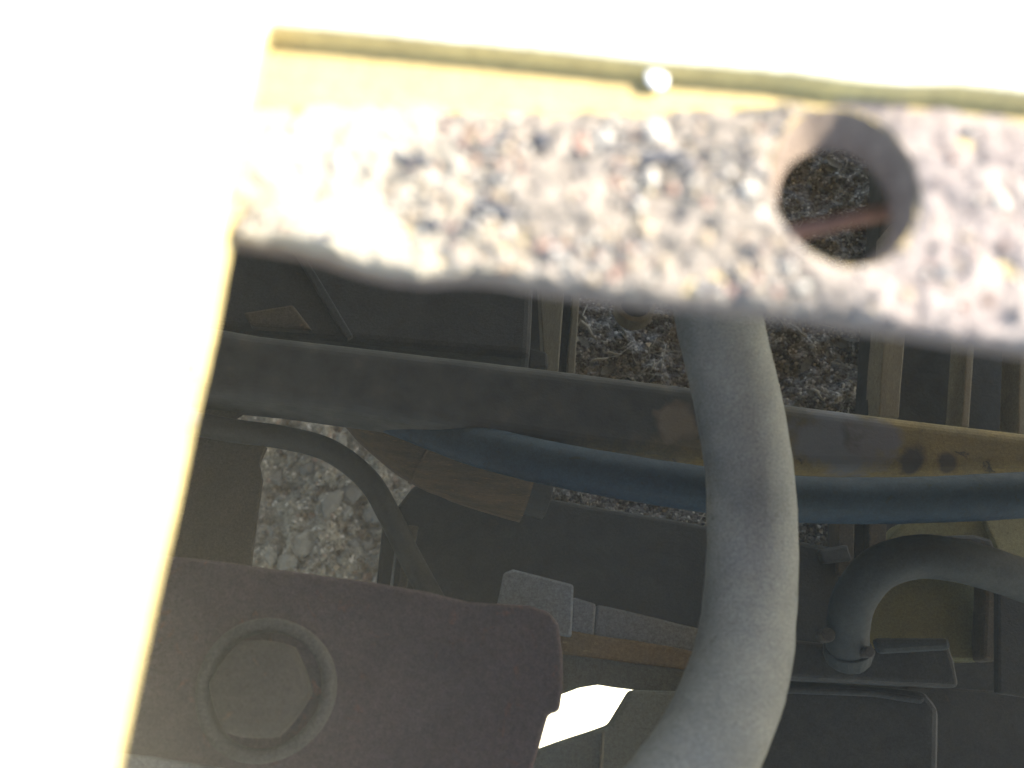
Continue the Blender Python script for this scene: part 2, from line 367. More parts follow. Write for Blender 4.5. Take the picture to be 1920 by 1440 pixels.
poly = [Vector((.80, 1.6, 0)), Vector((-1.5, 1.6, 0)), Vector((-1.5, NEAR, 0)), left_end] + ledge_pts[::-1] + far + [Vector((xr, NEAR, 0)), Vector((.80, NEAR, 0))]
mb = MB(); mb.prism(poly, .0075)
mb.build('cover_plate', M['plate'], frame, .0018, 3)
HX0, HX1, HY0, HY1 = .962, 1.15, .30, .43        # a hatch added out of view lets the sun down to the ground
for x0, x1, y0, y1 in ((.801, HX0, NEAR, 1.6), (HX0 + .001, HX1, NEAR, HY0), (HX0 + .001, HX1, HY1, 1.6), (HX1 + .001, 2.0, NEAR, 1.6), (-1.5, 2.0, -1.5, NEAR - .001)):
    mb = MB(); mb.prism([Vector((x0, y0, 0)), Vector((x1, y0, 0)), Vector((x1, y1, 0)), Vector((x0, y1, 0))], .0095); mb.build('unseen_deck_plate', M['plate'], frame)  # out of view, laid to keep the bay in shade
mb = MB(); mb.prism([Vector((-.352, -.75, -.0097)), Vector((-.34, -.75, -.0097)), Vector((-.34, .7, -.0097)), Vector((-.352, .7, -.0097))], .62)
mb.build('bounce_wall', M['greybar'], frame)  # unseen wall added to bounce sunlight into the left of the bay
vs = [e0.lerp(left_end, k / 24) for k in range(25)]; tp_ = []
for side in (0, 1):
    for p in (vs if side == 0 else vs[::-1]): tp_.append(p + Vector((-.0004 - .003 * side + (.0005 * nz(p, 130) if side == 0 else 0), 0, -.0073)))
mb = MB(); mb.prism(tp_, .0045); mb.build('edge_flange', M['plate'], frame, .001)
# the recessed lip with its bolt hole
LZ = -.0062
FRONT = [(425, 428), (470, 436), (540, 448), (600, 462), (660, 482), (720, 498), (790, 505), (860, 500), (930, 503), (1000, 516), (1080, 528), (1150, 540),
         (1300, 552), (1400, 560), (1500, 572), (1600, 588), (1700, 602), (1800, 618), (1920, 636), (2100, 664)]
front = outline(FRONT, LZ)
back = [Vector((p.x, p.y + .012, LZ)) for p in far]
hole_c = PZ(1582, 348, LZ); hole_r = rpx(139, hole_c)
hz = LZ - .0075
hole_b = PZ(1563, 388, hz); hole_rb = rpx(108, hole_b)
HN = 48
htop = [hole_c + Vector((math.cos(2 * math.pi * k / HN), 1.22 * math.sin(2 * math.pi * k / HN), 0)) * hole_r * (1 + .012 * math.sin(k * .52) + .008 * math.sin(k * 1.3)) for k in range(HN)]
hbot = [hole_b + Vector((math.cos(2 * math.pi * k / HN), 1.18 * math.sin(2 * math.pi * k / HN), 0)) * hole_rb for k in range(HN)]
bm = bmesh.new()
outer = front + [Vector((xr + .02, back[-1].y, LZ))] + back[::-1][1:] + [Vector((front[0].x - .02, back[0].y, LZ))]
outer[0] = outer[0] + Vector((-.01, 0, 0))
def loop(vs): 
    bv = [bm.verts.new(v) for v in vs]; return bv, [bm.edges.new((bv[i], bv[(i + 1) % len(bv)])) for i in range(len(bv))]
ov, oe = loop(outer); hv, he = loop(htop)
bmesh.ops.triangle_fill(bm, use_beauty=True, edges=oe + he)
ob, obe = loop([p + Vector((0, 0, hz - LZ)) for p in outer]); hb, hbe = loop(hbot)
bmesh.ops.triangle_fill(bm, use_beauty=True, edges=obe + hbe)
for i in range(len(ov)): bm.faces.new((ov[i], ov[(i + 1) % len(ov)], ob[(i + 1) % len(ov)], ob[i]))
bm.verts.index_update(); bm.faces.ensure_lookup_table()
mb = MB(); mb.add([v.co.copy() for v in bm.verts], [[v.index for v in f.verts] for f in bm.faces])
for i, f in enumerate(bm.faces):
    if not all(abs(v.co.z - LZ) < 1e-6 for v in f.verts): mb.m[i] = 1
bm.free()
lip = mb.build('lip', [M['lip'], M['lipedge']], frame)
mb = MB()
rings = [(0, htop), (.35, None), (.7, None), (1, hbot)]
vs = []
for tt, _ in rings:
    for k in range(HN):
        a, b_ = htop[k], hbot[k]; p = a.lerp(b_, tt); p.z = LZ + .0004 + (hz - LZ - .0008) * tt
        if 0 < tt < 1: p += (p - hole_c).normalized() * .0006 * nz(p, 300)
        vs.append(p)
mb.add(vs, [[i * HN + k, i * HN + (k + 1) % HN, (i + 1) * HN + (k + 1) % HN, (i + 1) * HN + k] for i in range(3) for k in range(HN)], 0, True)
mb.build('bolt_hole_wall', M['bore'], lip)

# dirt lying on the lip
DBACK = [(440, 210), (600, 205), (800, 208), (1000, 212), (1200, 215), (1400, 205), (1500, 200), (1600, 185), (1700, 195), (1800, 215), (1920, 235), (2080, 240)]
def lerp_poly(pl, u):
    for (a, b_) in zip(pl, pl[1:]):
        if a[0] <= u <= b_[0]: return a[1] + (b_[1] - a[1]) * (u - a[0]) / (b_[0] - a[0])
    return pl[-1][1] if u > pl[-1][0] else pl[0][1]
def hole_d(p): return math.hypot(p.x - hole_c.x, (p.y - hole_c.y) / 1.22)
def dirt_h(p, t):
    h = .0011 + .0017 * nz(p, 90) + .0013 * nz(p, 260, 4) + .0007 * nz(p, 600, 8)
    e = min(1, t / .16) * min(1, (1 - t) / .05 + .25)
    dh = hole_d(p) / hole_r
    return max(-.0006, h * e) * min(1, max(0, (dh - 1.0) / .2)) + .00025
NU, NT = 300, 64
vs = []; keep = []
for i in range(NU + 1):
    u = 440 + (2080 - 440) * i / NU; a, b_ = lerp_poly(DBACK, u), lerp_poly(FRONT, u) + 10 + 6 * noise.noise(Vector((u * .03, 9, 0)))
    a += 22 * noise.noise(Vector((u * .012, 1, 0))) + 14 * noise.noise(Vector((u * .05, 4, 0)))
    for j in range(NT + 1):
        t = j / NT; p = PZ(u, a + (b_ - a) * t, LZ)
        d = hole_d(p)
        keep.append(d > hole_r * 1.005); p.z += dirt_h(p, t); 
        if j == NT: p.z -= .0016
        vs.append(p)
fs = []
for i in range(NU):
    for j in range(NT):
        q = [i * (NT + 1) + j, (i + 1) * (NT + 1) + j, (i + 1) * (NT + 1) + j + 1, i * (NT + 1) + j + 1]
        if all(keep[k] for k in q): fs.append(q)
mb = MB(); mb.add(vs, fs, 0, True)
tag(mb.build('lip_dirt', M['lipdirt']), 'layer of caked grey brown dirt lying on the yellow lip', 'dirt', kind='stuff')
mb = MB()
for i in range(3000):
    u = random.uniform(445, 2060); t = random.random() ** .7
    if u < 720 and random.random() < .8: continue
    if u > 1480 and random.random() < .85: continue
    if noise.noise(Vector((u * .006, t * 2.2, 3))) < -.02 and random.random() < .85: continue
    p = PZ(u, lerp_poly(DBACK, u) + (lerp_poly(FRONT, u) + 2 - lerp_poly(DBACK, u)) * t, LZ)
    if hole_d(p) < hole_r * 1.06: continue
    r = random.choice((.0003, .0004, .0005, .0006, .0008, .0011))
    p.z += dirt_h(p, t) + r * .3
    stone(mb, p, r, 1, .8, random.choices(range(5), (4, 4, 3, 2.0, 2.4))[0], i * .61)
tag(mb.build('lip_grit', M['grain']), 'fine coloured grit scattered in the dirt on the lip', 'grit', kind='stuff')
PEB = [  # u, v, r, material, label
    (1230, 160, 36, 'white', 'white rounded lump lying on the bare yellow strip of the lip'),
    (1217, 342, 22, 4, 'pale round pebble in the middle of the dirty lip'),
    (1303, 378, 20, 2, 'tan round pebble right of the pale round pebble on the lip'),
    (1195, 395, 17, 4, 'small white pebble below the pale round pebble'),
    (1208, 440, 22, 2, 'yellowish flat pebble near the front of the lip'),
    (1318, 455, 20, 2, 'golden pebble near the front of the lip below the tan pebble'),
    (1400, 365, 24, 4, 'large pale pebble left of the bolt hole'),
    (1420, 410, 16, 4, 'small pale pebble touching the rim of the bolt hole'),
    (1090, 470, 17, 4, 'pale pebble at the front edge of the lip'),
    (1085, 283, 20, 3, 'orange pink pebble beside the dark clump'),
    (1225, 258, 38, 4, 'long pale flake lying above a dark crack in the dirt'),
    (1130, 268, 24, 4, 'bluish white flake left of the long pale flake'),
    (945, 350, 26, 4, 'pale curved pebble below the dark clump'),
    (706, 459, 12, 4, 'tiny bright white pebble near the left front edge of the lip'),
    (790, 490, 15, 2, 'tan pebble on the bulging front edge of the lip'),
    (838, 385, 12, 4, 'small cream pebble in the left half of the lip dirt'),
    (1862, 388, 26, 4, 'white oval pebble right of the bolt hole'),
    (1012, 276, 28, 0, 'dark blue grey clump at the top of the dirt'),
    (940, 270, 22, 0, 'dark stone left of the dark blue grey clump'),
    (1010, 470, 14, 3, 'brownish pebble near the middle front edge of the lip'),
    (1500, 545, 17, 4, 'cream pebble on the lip edge below the bolt hole'),
    (1150, 350, 15, 3, 'reddish pebble left of the pale round pebble'),
    (880, 440, 18, 1, 'grey pebble in the left half near the lip edge'),
    (640, 320, 22, 4, 'pale pebble in the pale left end of the lip'),
    (565, 216, 9, 0, 'tiny dark speck of stone on the pale left end of the lip'),
    (1760, 520, 18, 1, 'grey pebble on the right end of the lip'),
    (1690, 560, 16, 2, 'tan pebble near the lip edge on the right end'),
]
for i, (u, v, r, mm, lab) in enumerate(PEB):
    p = PZ(u, v, LZ); rr = rpx(r, p); p.z += .0012 + rr * (.2 if mm != 'white' else .25)
    if r > 35: fl = .25
    else: fl = .7 if mm != 'white' else .5
    rr *= .82
    mb = MB(); stone(mb, p, rr, 2, fl, 0, 3 + i * 1.3, .35)
    tag(mb.build('pebble', M['white'] if mm == 'white' else M['grain'][mm]), lab, 'pebble', 'pebbles lying in the dirt on the lip')
# dark crack clods beside the flakes
for i, (u, v, a, b_, lab) in enumerate(((1215, 292, 85, 15, 'long dark clod of soil under the long pale flake'), (775, 300, 45, 12, 'short dark clod of soil in the left half of the lip dirt'),
                                       (925, 395, 45, 14, 'curved dark clod of soil below the pale curved pebble'))):
    c = PZ(u, v, LZ + .0016); L = rpx(a, c); rr = rpx(b_, c) * .9; mb = MB()
    pts = [c + Vector((L * (k / 8 - .5) * 2, .0006 * math.sin(k * 1.3 + i), 0)) for k in range(9)]
    mb.tube(pts, [rr * (.35 + .65 * math.sin(math.pi * (k + .5) / 9)) for k in range(9)], 10, True, .5)
    tag(mb.build('soil_clod', M['grain'][0]), lab, 'clod', 'dark clods of soil on the lip')
for i, (u, v, r, z, lab) in enumerate(((350, 690, 20, -.001, 'grey crumb of dirt stuck to the left edge of the opening'), (352, 782, 14, -.004, 'pale crumb of dirt on the left edge below the grey crumb'), (270, 965, 15, -.001, 'small crumb of dirt low on the left edge of the opening'))):
    p = PZ(u, v, z); mb = MB(); stone(mb, p, rpx(r, p), 2, .8, 0, 5 + i * 2.2, .3)
    tag(mb.build('dirt_crumb', M['grain'][1 if i != 1 else 4]), lab, 'crumb', 'crumbs on the left edge')
# rusty wire under the bolt hole
mb = MB(); mb.tube(spline([PZ(1400, 470, -.030), PZ(1480, 440, -.031), PZ(1560, 420, -.032), PZ(1640, 402, -.032), PZ(1720, 392, -.033)], 8), rpx(15, PZ(1560, 420, -.03)), 12, True, .25)
M['orange'] = grime('orange_rust', (.30, .15, .095), (.19, .105, .075), (.13, .10, .11), None, 120, .85, .5, .5, .6)
tag(mb.build('rusty_rod', M['orange']), 'thin orange rusty rod seen through the bolt hole', 'rod')

# ------------------------------------------------------------------ belly pan with litter
PANZ = -.64
def pan_h(x, y): return .010 * nz((x, y, 0), 22, 2) + .006 * nz((x, y, 0), 70, 5) + .003 * nz((x, y, 0), 190, 9)
pc = [PZ(1040, 150, PANZ), PZ(1655, 150, PANZ), PZ(1645, 1040, PANZ), PZ(1020, 985, PANZ)]
pan = thing('belly_pan', 'dark dirt filled steel pan deep below the grey hose', 'pan', sum(pc, Vector()) / 4)
mb = MB(); mb.prism([p - Vector((0, 0, .018)) for p in pc], .006)
mb.build('tray', M['dark'], pan)
vs = []; n1, n2 = 150, 210
for j in range(n2 + 1):
    for i in range(n1 + 1):
        a = pc[0].lerp(pc[1], i / n1); b_ = pc[3].lerp(pc[2], i / n1); p = a.lerp(b_, j / n2); p.z += pan_h(p.x, p.y); vs.append(p)
mb = MB(); mb.add(vs, [[j * (n1 + 1) + i, j * (n1 + 1) + i + 1, (j + 1) * (n1 + 1) + i + 1, (j + 1) * (n1 + 1) + i] for j in range(n2) for i in range(n1)], 0, True)
tag(mb.build('dirt_fill', M['pan'], pan), kind='stuff')
mb = MB()
def in_pan(a, b_): 
    p = pc[0].lerp(pc[1], a).lerp(pc[3].lerp(pc[2], a), b_); p.z += pan_h(p.x, p.y); return p
for i in range(1000):                            # straw, stalks and flakes
    p = in_pan(random.uniform(.02, .98), random.random()) + Vector((0, 0, .002))
    if noise.noise(p * 26) < random.uniform(-.25, .25): continue
    th = random.uniform(0, 6.28); L = random.choice((.002, .003, .004, .005, .007, .011, .020))
    d = Vector((math.cos(th), math.sin(th), random.uniform(-.15, .25)))
    bend = Vector((-d.y, d.x, 0)) * random.uniform(-.3, .3)
    mb.tube([p - d * L, p + bend * L, p + d * L], [.0004, .0006, .0003], 5, True, 0, 0)
for i in range(1300):
    p = in_pan(random.uniform(.02, .98), random.random()); r = random.choice((.001, .0015, .002, .003))
    stone(mb, p, r, 1, .6, random.choice((1, 2, 2, 1, 0)), i * .3)
for i in range(170):                            # curled dry leaves and flakes
    p = in_pan(random.uniform(.02, .98), random.random()) + Vector((0, 0, .003)); L = random.uniform(.003, .011); W = L * random.uniform(.3, .6)
    q = Matrix.Rotation(random.uniform(0, 6.28), 3, 'Z') @ Matrix.Rotation(random.uniform(-.6, .6), 3, 'X'); cu = random.uniform(.1, .5)
    vs = []
    for a in range(5):
        x = a / 4 * 2 - 1; ww = W * math.sin(math.pi * (a + .4) / 4.8)
        for y in (-1, 0, 1): vs.append(p + q @ Vector((x * L, y * ww, cu * L * (x * x * .5 + y * y * .35))))
    mb.add(vs, [[a * 3 + b_, a * 3 + b_ + 1, a * 3 + b_ + 4, a * 3 + b_ + 3] for a in range(4) for b_ in range(2)], 1, True)
tag(mb.build('litter', [M['straw'], M['leaf'], M['stone'][1]]), 'bits of bleached straw and grit strewn over the dark pan', 'litter', kind='stuff')
for i, (u, v, L, th, lab) in enumerate(((1105, 620, 26, -.9, 'pale bent straw beside the tan bar at the left of the pan'), (1165, 610, 22, -1.1, 'pale straw below the ring collar'),
        (1148, 663, 17, .0, 'short forked straw in the middle of the left pan half'), (1125, 674, 16, .25, 'short thick straw near the beam edge'),
        (1497, 620, 20, -.7, 'pale straw beside the right edge of the grey hose'), (1535, 740, 16, -.9, 'thin straw just above the yellow beam end'))):
    p = PZ(u, v, PANZ + .012); L = rpx(L, p); d = Vector((math.cos(th), math.sin(th), .1)); s = Vector((-d.y, d.x, 0))
    mb = MB(); mb.tube([p - d * L, p - d * L * .3 + s * L * .12, p + d * L * .4 - s * L * .05, p + d * L], [.0008, .0013, .0011, .0005], 7, True)
    tag(mb.build('straw', M['straw']), lab, 'straw', 'straws lying in the pan')
mb = MB()
p = PZ(1216, 646, PANZ + .014); q = rpx(6, p)
mb.prism([p + Vector((-q, q * .5, 0)), p + Vector((q, q * .6, .001)), p + Vector((.1 * q, -q, 0))], .0006)
tag(mb.build('paper_scrap', M['white']), 'tiny white triangular scrap lying in the dark pan', 'scrap')
# ring collar
c = PZ(1193, 568, -.60); r = rpx(37, c)
mb = MB(); K = 40
for a0, ri, ro, z0, z1 in ((0, .78, 1.0, 0, -.02),):
    vs = []
    for k in range(K):
        d = Vector((math.cos(2 * math.pi * k / K), math.sin(2 * math.pi * k / K), 0))
        vs += [c + d * r * ri + Vector((0, 0, z1)), c + d * r * ri, c + d * r * ro - Vector((0, 0, .002)), c + d * r * ro * 1.03 + Vector((0, 0, z1))]
    mb.add(vs, [[k * 4 + j, ((k + 1) % K) * 4 + j, ((k + 1) % K) * 4 + (j + 1) % 4, k * 4 + (j + 1) % 4] for k in range(K) for j in range(4)])
col = thing('ring_collar', 'tan steel ring collar half hidden under the lip', 'collar', c - Vector((0, 0, .02)))
mb.build('ring', M['tan'], col)
mb = MB(); mb.tube([c + Vector((0, 0, -.018)), c + Vector((0, 0, -.006))], r * .70, 28); mb.build('plug', M['dark'], col)

# ------------------------------------------------------------------ slatted bars beside the pan
def bar(mb, a, b_, w0, w1, thick):
    A, B = PZ(*a), PZ(*b_); s = (B - A).cross(Vector((0, 0, 1))).normalized()
    h0, h1 = rpx(w0 / 2, A), rpx(w1 / 2, B); mb.prism(rough_edge([A - s * h0, B - s * h1, B + s * h1, A + s * h0], .02, .0006), thick)
g = thing('bar_guard', 'pair of tan upright bars at the left edge of the dirty pan', 'guard', PZ(1035, 690, -.6))
for a, b_, w0, w1, m_ in (((1036, 470, -.50), (1034, 700, -.55), 54, 26, 'tan'), ((1066, 470, -.52), (1052, 704, -.57), 26, 24, 'dark'), ((1086, 470, -.51), (1070, 706, -.56), 14, 15, 'tan')):
    mb = MB(); bar(mb, a, b_, w0, w1, .03); mb.build('bar', M[m_], g, .0012)
mb = MB(); mb.prism(outline([(930, 300), (1075, 300), (1075, 760), (930, 760)], -.66), .01); mb.build('backing_plate', M['dark'], g)
mb = MB(); mb.prism(outline([(990, 650), (1026, 660), (1028, 690), (992, 690)], -.52), .03); mb.build('foot_bracket', M['dark'], g, .002)
g = thing('slat_guard', 'dark slatted guard with tan bars behind the grey hose at right', 'guard', PZ(1750, 800, -.62))
for a, b_, w0, w1, m_ in (((1672, 280, -.52), (1638, 780, -.57), 26, 24, 'dark'), ((1692, 420, -.50), (1667, 782, -.55), 42, 38, 'tan'),
                          ((1832, 480, -.56), (1810, 800, -.57), 12, 15, 'tan'), ((1925, 480, -.56), (1918, 815, -.57), 16, 17, 'tan')):
    mb = MB(); bar(mb, a, b_, w0, w1, .03); mb.build('bar', M[m_], g, .0012)
mb = MB(); mb.prism(outline([(1640, 180), (1965, 180), (1965, 850), (1630, 800)], -.605), .01); mb.build('backing_plate', M['dark'], g)

# ------------------------------------------------------------------ upper left housing and side panel
hs = thing('housing', 'dark blue grey steel housing in the upper left of the bay', 'housing', PZ(700, 640, -.5))
mb = MB(); mb.prism(rough_edge(outline([(150, 300), (700, 330), (992, 360), (1000, 520), (994, 668), (800, 652), (480, 622), (150, 590)], -.46), .03, .0006), .06); mb.build('cover', M['darkblue'], hs, .006, 3)
mb = MB(); bar(mb, (540, 440, -.4565), (655, 632, -.4565), 16, 14, .006); mb.build('rib', M['darkblue'], hs, .0012)
mb = MB(); mb.prism(outline([(455, 585), (548, 570), (585, 618), (470, 610)], -.452), .010); mb.build('rusty_tab', M['brown'], hs, .002)
sp = thing('side_panel', 'brown dusty sheet panel along the left side of the bay', 'panel', PZ(380, 900, -.48))
mb = MB(); mb.prism(rough_edge(outline([(470, 1075), (483, 960), (492, 900), (486, 870), (500, 838), (430, 792), (462, 770), (488, 750), (430, 690), (60, 640), (60, 1150), (400, 1120)], -.455), .012, .0012), .004)
mb.build('sheet', M['brown'], sp, .001)

# ------------------------------------------------------------------ cross beam
bmz = -.42
beam = thing('cross_beam', 'grimy cross beam with worn yellow paint at its right end', 'beam', PZ(1100, 800, bmz - .05))
top = outline([(300, 590), (480, 622), (740, 652), (1000, 682), (1290, 718), (1480, 752), (1700, 780), (1920, 806), (2100, 826), (2100, 880), (1920, 884), (1760, 889), (1620, 884), (1500, 882), (1330, 872), (1100, 842), (860, 806), (680, 774), (490, 748), (300, 730)], bmz)
mb = MB(); mb.prism(top, .05, .004); mb.build('girder', M['beam'], beam, .017, 6, BORG)

# ------------------------------------------------------------------ hoses
def hose(name, mat, ctrl, px, label, seg=24, wob=.02):
    pts = pxspline(ctrl); rad = []
    mid = pts[len(pts) // 2]
    r = rpx(px, mid)
    mb = MB(); mb.tube(pts, r, seg, True, wob)
    return tag(mb.build(name, M[mat]), label, 'hose'), pts, r
hose('thick_hose', 'grey_hose', [(1310, 380, -.25), (1330, 500, -.27), (1352, 620, -.285), (1382, 750, -.295), (1404, 880, -.30), (1410, 1000, -.30), (1406, 1120, -.297), (1390, 1240, -.285), (1352, 1350, -.270), (1300, 1450, -.255), (1220, 1560, -.24)], 83,
     'thick dusty grey rubber hose hanging down in front of the beam', 40, .02)
hose('coolant_hose', 'blue_hose', [(640, 745, -.47), (760, 785, -.455), (880, 830, -.435), (1000, 862, -.42), (1150, 891, -.405), (1330, 919, -.395), (1500, 936, -.39), (1700, 938, -.39), (1920, 928, -.39), (2100, 915, -.39)], 43,
     'dark blue rubber hose running along the underside of the beam', 28)
arch = [(1590, 1235, -.46), (1590, 1175, -.44), (1604, 1118, -.42), (1648, 1066, -.405), (1720, 1044, -.40), (1800, 1052, -.40), (1890, 1078, -.41), (1980, 1112, -.43), (2080, 1150, -.45)]
pts = pxspline(arch); r = rpx(41, pts[len(pts) // 2])
ah = thing('arched_hose', 'slate coloured hose arching over the dark box at right', 'hose', pts[0])
mb = MB(); mb.tube(pts, r, 28, True, .02); mb.build('hose_body', M['arch_hose'], ah)
mb = MB(); a, b_ = pxspline(arch)[1], pxspline(arch)[9]; mb.tube([a, a.lerp(b_, .6)], [r * 1.14, r * 1.10], 28, True, .10); mb.build('clamp', M['arch_hose'], ah, .001)
mb = MB(); c = PZ(1554, 1190, -.43); mb.tube([c, c + Vector((0, 0, -.012))], rpx(14, c), 8); mb.build('clamp_screw', M['bolt'], ah, .001)
mb = MB(); c = PZ(1632, 1222, -.43); mb.tube([c, c + Vector((0, 0, -.012))], rpx(11, c), 8); mb.build('clamp_screw', M['bolt'], ah, .001)
hose('thin_cable', 'black_hose', [(240, 778, -.43), (350, 792, -.44), (440, 808, -.45), (540, 822, -.46), (620, 846, -.465), (690, 900, -.47), (732, 970, -.475), (766, 1040, -.485), (804, 1110, -.49), (850, 1190, -.50)], 22,
     'thin black cable bending across the gravel patch', 18, .01)

# ------------------------------------------------------------------ brown pipe
bp = [(640, 700, -.49), (720, 790, -.50), (790, 848, -.505), (880, 888, -.51), (990, 922, -.515)]
pts = pxspline(bp); r = rpx(60, pts[30])
pp = thing('rusty_pipe', 'brown rusty pipe with a seam under the cross beam', 'pipe', pts[-1])
mb = MB(); mb.tube(pts, r, 32, True, .03); mb.build('pipe_body', M['brown_pipe'], pp)
mb = MB(); mb.tube(pts[29:31], r * 1.03, 32, False); o = mb.build('seam_ring', M['brown_pipe'], pp); sm = o.modifiers.new('thick', 'SOLIDIFY'); sm.thickness = .0015
mb = MB(); a, b_ = pts[-2], pts[-1]; d = (b_ - a).normalized(); mb.tube([b_ - d * .004, b_ + d * .016], r * .72, 28); mb.build('end_sleeve', M['dark'], pp, .001)
mb = MB(); mb.prism(rough_edge(outline([(826, 918), (900, 930), (1002, 946), (1000, 958), (900, 944), (832, 930)], -.512), .008, .0008), .002); mb.build('edge_flange', M['rustband'], pp)

# ------------------------------------------------------------------ dark tank in the middle
tk = thing('dark_tank', 'flat dark steel tank in the middle behind the grey hose', 'tank', PZ(1050, 1200, -.66))
mb = MB(); mb.prism(rough_edge(outline([(690, 1260), (716, 985), (776, 908), (900, 905), (1036, 934), (1330, 985), (1580, 1028), (1580, 1260)], -.54), .03, .0006), .12); mb.build('shell', M['dark'], tk, .004, 3)
mb = MB(); bar(mb, (748, 985, -.535), (732, 1110, -.535), 5, 5, .004); mb.build('edge_wire', M['greybar'], tk)
mb = MB(); bar(mb, (775, 985, -.536), (752, 1110, -.536), 20, 18, .004); mb.build('edge_strip', M['brown'], tk, .001)
mb = MB(); mb.prism(outline([(1536, 1030), (1590, 1020), (1600, 1050), (1545, 1056)], -.53), .01); mb.build('corner_tab', M['dark'], tk, .002)

# ------------------------------------------------------------------ posts between the tank and the right side
ps = thing('channel_post', 'brown channel post beside the arched hose', 'post', PZ(1615, 1060, -.58))
for a, b_, w0, w1, m_ in (((1588, 900, -.53), (1586, 1080, -.535), 32, 30, 'brown'), ((1616, 900, -.54), (1614, 1080, -.545), 26, 26, 'dark'), ((1648, 900, -.53), (1645, 1080, -.535), 34, 32, 'brown')):
    mb = MB(); bar(mb, a, b_, w0, w1, .02); mb.build('channel_web', M[m_], ps, .001)
ca = thing('yellow_casting', 'olive yellow casting behind the arched hose', 'casting', PZ(1780, 1100, -.62))
mb = MB(); mb.prism(rough_edge(outline([(1668, 1010), (1700, 975), (1900, 960), (1990, 960), (1990, 1060), (1880, 1075), (1640, 1075)], -.545), .01, .001), .03); mb.build('upper_web', M['olive'], ca, .003)
mb = MB(); mb.prism(rough_edge(outline([(1845, 970), (1990, 960), (1990, 1060), (1905, 1056), (1872, 1030), (1860, 1004)], -.538), .01, .001), .006); mb.build('khaki_patch', M['khaki'], ca, .001)  # lighter khaki patch at the right end of the casting
mb = MB(); mb.prism(outline([(1752, 1004), (1830, 1002), (1862, 1010), (1868, 1034), (1760, 1026)], -.53), .012); mb.build('dark_lug', M['dark'], ca, .003)
mb = MB(); mb.prism(rough_edge(outline([(1600, 1060), (1860, 1065), (1850, 1240), (1600, 1240)], -.575), .01, .001), .02); mb.build('lower_web', M['olive'], ca, .003)
mb = MB(); bar(mb, (1862, 1080, -.55), (1856, 1240, -.56), 26, 26, .02); mb.build('edge_rib', M['brown'], ca, .003)

# ------------------------------------------------------------------ dark box at lower right
bx = thing('battery_box', 'dark ribbed box at the lower right below the arched hose', 'box', PZ(1620, 1400, -.56))
mb = MB(); mb.prism(rough_edge(outline([(1400, 1196), (1500, 1200), (1640, 1216), (1780, 1204), (1792, 1240), (1802, 1290), (1400, 1270)], -.465), .02, .0008), .03); mb.build('top_tray', M['darkblue'], bx, .004, 3)
mb = MB(); mb.prism(outline([(1640, 1196), (1782, 1196), (1786, 1218), (1650, 1226)], -.457), .008); mb.build('rim', M['arch_hose'], bx, .003)
mb = MB(); mb.prism(rough_edge(outline([(1380, 1268), (1500, 1274), (1740, 1296), (1765, 1330), (1760, 1580), (1380, 1580)], -.49), .02, .0008), .07); mb.build('body', M['darkblue'], bx, .006, 3)
mb = MB(); mb.prism(outline([(1420, 1282), (1640, 1292), (1738, 1308), (1730, 1320), (1640, 1306), (1420, 1298)], -.483), .006); mb.build('ridge', M['darkblue'], bx, .002)
rp = thing('rear_panel', 'dark brown sheet panel at the lower right corner of the bay', 'panel', PZ(1900, 1300, -.6))
mb = MB(); mb.prism(outline([(1560, 900), (1885, 900), (1885, 1600), (1560, 1600)], -.605), .01); mb.build('upper_sheet', M['dark'], rp)
mb = MB(); mb.prism(outline([(1872, 1085), (1945, 1085), (1945, 1310), (1872, 1300)], -.51), .008); mb.build('sun_cover_sheet', M['dark'], rp, .002)  # added to cover the strip of panel that catches the sun
mb = MB(); mb.prism(outline([(1700, 1284), (1935, 1300), (1935, 1600), (1700, 1600)], -.575), .012); mb.build('lower_sheet', M['dark'], rp, .002)

# ------------------------------------------------------------------ grey bracket and olive plate by the bright gap
gb = thing('grey_bracket', 'stepped grey painted bracket between rusty plate and grey hose', 'bracket', PZ(1100, 1200, -.44))
for nm, px, z, th, m_ in (('end_block', [(928, 1150), (944, 1074), (962, 1067), (1076, 1096), (1072, 1195), (930, 1170)], -.40, .03, 'greybar'),
                          ('middle_block', [(1074, 1119), (1118, 1132), (1113, 1200), (1069, 1190)], -.406, .03, 'greybar'),
                          ('bar', [(1119, 1133), (1220, 1156), (1330, 1182), (1330, 1225), (1114, 1198)], -.409, .03, 'greybar'),
                          ('rusty_strip', [(1040, 1176), (1114, 1190), (1200, 1202), (1340, 1228), (1340, 1262), (1030, 1222)], -.4035, .012, 'rustband')):
    mb = MB(); mb.prism(rough_edge(outline(px, z), .008, .0006), th); mb.build(nm, M[m_], gb, .0015)
M['greenish'] = grime('green_grey_paint', (.14, .14, .105), (.11, .11, .085), (.09, .08, .055), (.18, .175, .14), 40, .8, .3, .4, .68)
op = thing('green_grey_plate', 'green grey plate above the bright gap', 'plate', PZ(1170, 1290, -.43))
mb = MB(); mb.prism(rough_edge(outline([(1025, 1206), (1300, 1244), (1400, 1260), (1400, 1330), (1260, 1306), (1187, 1293), (1122, 1284), (1086, 1290), (1056, 1301), (1025, 1310)], -.408), .01, .0005), .006)
mb.build('sheet', M['greenish'], op, .001)
tp = thing('tan_cover', 'tan dusty cover below the bright gap beside the grey hose', 'cover', PZ(1180, 1430, -.43))
mb = MB(); mb.prism(rough_edge(outline([(1187, 1293), (1146, 1360), (1008, 1408), (984, 1444), (970, 1580), (1420, 1580), (1420, 1300), (1290, 1296)], -.395), .01, .0005), .02); mb.build('sheet', M['greenish'], tp, .002)
mb = MB(); bar(mb, (1132, 1372, -.392), (1122, 1500, -.392), 6, 6, .004); mb.build('seam', M['tan'], tp, .001)

